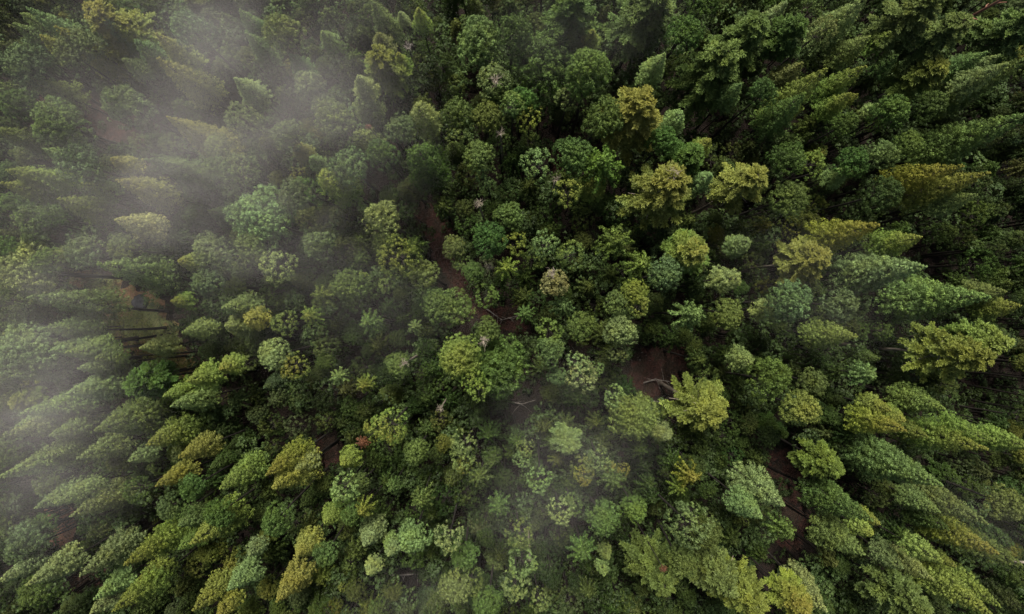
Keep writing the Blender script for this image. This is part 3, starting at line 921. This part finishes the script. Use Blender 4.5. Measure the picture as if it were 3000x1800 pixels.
# rust-leaved sapling, dark boulder in the clearing, orange bushes
def bush(px, py, w, h, col, label, seed=0):
    rg = np.random.default_rng(seed); x, y = at(px, py, h); r = w*(HW/3000)*(H-h)
    root = bpy.data.objects.new('leafy_bush', None); COL.objects.link(root); root.location = (x, y, gh(x, y))
    hh = h-gh(x, y)
    V, F = tube([(0, 0, -.2), (.05, 0, hh*.5), (0, 0, hh-r*.3)], [.09, .07, .03], 6); link('stem', mesh_np('stem', V, F, None, M_BARK, True), root)
    me = random.choice(PROTO['D_mid' if w < 60 else 'C_mid']); cr = link('crown', me[0], root); cr.location = (0, 0, max(.1, hh-me[3]*r/me[2])); cr.scale = (r/me[2],)*3
    cr.color = (*PAL[col], 0); tag(root, label, 'bush')
bush(1060, 1298, 42, 22, 'r', 'rust red leafy sapling top above the pale lower left-centre conifer')
bush(455, 1540, 34, 4, 'Y', 'small orange-yellow bush in the dark lower left gap')
bush(1350, 725, 34, 3, 'r', 'red-leaved low bush on the right verge of the trail')
bush(1945, 1670, 24, 28.3, 'r', 'orange leafed spray on the olive brown pine')
bush(1079, 370, 22, 26.5, 'r', 'small red leafed sprig at the drooping blue-green conifer')
bpy.context.view_layer.update()
import bmesh
def boulder(px, py, w, label, col):
    x, y = at(px, py, .4); bm = bmesh.new(); bmesh.ops.create_icosphere(bm, subdivisions=3, radius=w*.0005*H/2); rg = np.random.default_rng(3)
    for v in bm.verts:
        f = 1+.12*math.sin(v.co.x*7+1)*math.cos(v.co.y*6)+.08*math.sin(v.co.z*9+v.co.x*5); v.co *= f; v.co.z *= .6
    me = bpy.data.meshes.new('boulder'); bm.to_mesh(me); bm.free(); me.materials.append(M_ROCK); o = link('boulder', me); o.location = (x, y, gh(x, y)+.2); tag(o, label, 'boulder')
M_ROCK = bark_mat('rock', (0.02, 0.022, 0.03), (0.06, 0.062, 0.07), 2)
boulder(405, 887, 38, 'dark blue-grey boulder in the grass under the great pale spire', 0)

# ------------------------------------------------------------------ mist drifting through the crowns
def mist_mat():
    m = bpy.data.materials.new('mist'); t, out = nt(m); N = t.nodes.new; L = t.links.new
    tc = N('ShaderNodeTexCoord'); ln = N('ShaderNodeVectorMath'); ln.operation = 'LENGTH'; L(tc.outputs['Object'], ln.inputs[0])
    sq = N('ShaderNodeMath'); sq.operation = 'POWER'; sq.inputs[1].default_value = 2; L(ln.outputs['Value'], sq.inputs[0])
    iv = N('ShaderNodeMath'); iv.operation = 'SUBTRACT'; iv.inputs[0].default_value = 1; iv.use_clamp = True; L(sq.outputs[0], iv.inputs[1])
    p2 = N('ShaderNodeMath'); p2.operation = 'POWER'; p2.inputs[1].default_value = 2; L(iv.outputs[0], p2.inputs[0])
    ge = N('ShaderNodeNewGeometry'); mp = N('ShaderNodeMapping'); mp.inputs['Rotation'].default_value = (0, 0, R(35)); mp.inputs['Scale'].default_value = (1, 1.8, 1); L(ge.outputs['Position'], mp.inputs['Vector'])
    no = N('ShaderNodeTexNoise'); no.inputs['Scale'].default_value = 0.10; no.inputs['Detail'].default_value = 4; no.inputs['Roughness'].default_value = .55; no.inputs['Distortion'].default_value = .5; L(mp.outputs[0], no.inputs['Vector'])
    mr = N('ShaderNodeMapRange'); mr.interpolation_type = 'SMOOTHSTEP'; mr.inputs['From Min'].default_value = .34; mr.inputs['From Max'].default_value = .68; mr.inputs['To Min'].default_value = .45; mr.inputs['To Max'].default_value = 1.4; L(no.outputs['Fac'], mr.inputs['Value'])
    oi = N('ShaderNodeObjectInfo'); sx = N('ShaderNodeSeparateColor'); L(oi.outputs['Color'], sx.inputs[0])
    a = N('ShaderNodeMath'); a.operation = 'MULTIPLY'; L(p2.outputs[0], a.inputs[0]); L(mr.outputs[0], a.inputs[1])
    b = N('ShaderNodeMath'); b.operation = 'MULTIPLY'; L(a.outputs[0], b.inputs[0]); L(sx.outputs[0], b.inputs[1])
    pv = N('ShaderNodeVolumePrincipled'); pv.inputs['Color'].default_value = (0.95, 0.90, 0.89, 1); pv.inputs['Anisotropy'].default_value = -0.25; L(b.outputs[0], pv.inputs['Density'])
    L(pv.outputs[0], out.inputs['Volume']); m.cycles.volume_step_rate = 1.0
    return m
M_MIST = mist_mat()
bm = bmesh.new(); bmesh.ops.create_icosphere(bm, subdivisions=3, radius=1.03); MIST = bpy.data.meshes.new('mist'); bm.to_mesh(MIST); bm.free(); MIST.materials.append(M_MIST)
def mist(px, py, rx, ry, depth, ang=0, z=32, rz=6, label='thin grey mist drifting between the crowns'):
    x, y = at(px, py, z); k = (HW/1500)*(H-z); o = link('mist', MIST); o.location = (x, y, z); o.scale = (rx*k, ry*k, rz); o.rotation_euler = (0, 0, R(ang))
    o.color = (0.047*depth/(rz*1.07), 0, 0, 1); tag(o, label, 'mist', kind='stuff')
mist(560, 170, 300, 190, 2.0, 55, label='dense pale mist band drifting over the upper left crowns')
mist(430, 380, 900, 680, 2.0, 40, label='wide thin mist over the upper left forest')
mist(360, 640, 300, 200, 2.0, 50, label='dense mist streak above the grassy clearing')
mist(170, 830, 260, 170, 1.2, 35, label='mist at the upper end of the grassy clearing')
mist(-10, 1130, 520, 440, 2.8, 80, label='thickest mist on the left edge at mid height')
mist(120, 1330, 560, 420, 1.1, 60, label='mist along the lower left edge')
mist(800, 480, 700, 560, 1.5, 55, label='thin mist over the left middle crowns')
mist(860, 150, 560, 420, 1.1, 30, label='thin mist near the top left of centre')
mist(1090, 930, 430, 280, .5, 20, label='faint mist wisp left of the yellow broadleaf cluster')
mist(1640, 1340, 460, 340, .8, 35, label='faint mist wisp over the lower centre crowns')
mist(1540, 1600, 320, 300, .35, 90, label='soft mist patch below the amber topped tree')
mist(1180, 1760, 320, 180, .4, 10, label='faint mist at the bottom edge left of centre')
mist(2400, 850, 440, 260, .35, -20, label='faint mist right of the golden feathery small pine')
mist(2900, 1530, 260, 160, .35, -30, label='faint bluish mist by the right edge')
mist(1720, 60, 440, 240, .6, 10, label='faint mist over the grey bare trunks near the top')

# ------------------------------------------------------------------ labels that single each tree out
named = [t for t in TREES if t['nick']]
used = {}
def dirword(dx, dy):
    a = math.degrees(math.atan2(-dy, dx)) % 360
    return ['right of', 'above and right of', 'above', 'above and left of', 'left of', 'below and left of', 'below', 'below and right of'][int((a+22.5)//45) % 8]
ref = {id(t): (t['nick']) for t in named}
SHORT = {}
for t in TREES:
    grp = GRP[t['name']]
    if t['nick']:
        lab = t['nick']; used.setdefault(lab, 0); used[lab] += 1; tag(t['o'], lab, t['cat'], grp); continue
    sz = 'tiny' if t['w'] < 45 else 'small' if t['w'] < 68 else 'middling' if t['w'] < 100 else 'large'
    best = sorted(named, key=lambda n_: (n_['px']-t['px'])**2+(n_['py']-t['py'])**2)[:6]
    lab = None
    look = f"{sz} {CN[t['col']]} {KN[t['kind']]}"
    for far in ('just', 'some way', 'well'):
        for n_ in best:
            dx, dy = t['px']-n_['px'], t['py']-n_['py']; d = math.hypot(dx, dy)
            f_ = 'just' if d < 110 else 'some way' if d < 230 else 'well'
            if f_ != far: continue
            nk = n_['nick']
            cut = nk.split(' at ')[0].split(' near ')[0].split(' in the ')[0]
            c = f"{look} {f_} {dirword(dx, dy)} the {nk}"
            if len(c.split()) > 16: c = f"{look} {f_} {dirword(dx, dy)} the {cut}"
            if len(c.split()) > 16: continue
            if c not in used: lab = c; break
        if lab: break
    if not lab:
        n_ = best[0]; k = 2
        dx, dy = t['px']-n_['px'], t['py']-n_['py']; cut = n_['nick'].split(' at ')[0].split(' near ')[0].split(' in the ')[0].split(' beside ')[0]
        side = f"{'left' if t['px'] < 1500 else 'right'}"
        for wd in ('second', 'third', 'fourth', 'fifth', 'sixth', 'seventh', 'eighth', 'ninth'):
            lab = f"{wd} {look} {dirword(dx, dy)} the {cut}"
            while len(lab.split()) > 16: lab = lab.replace(' twin-', ' ', 1) if ' twin-' in lab else ' '.join([w_ for q_, w_ in enumerate(lab.split()) if w_ not in ('middling', 'great', 'big')][:16])
            if lab not in used: break
        else:
            lab = f"{look} {dirword(dx, dy)} the {' '.join(cut.split()[:6])}"
    used[lab] = used.get(lab, 0)+1
    tag(t['o'], lab, t['cat'], grp)
dup = [k for k, v in used.items() if v > 1]; print('dups', len(dup), dup[:5], 'maxwords', max(len(k.split()) for k in used))
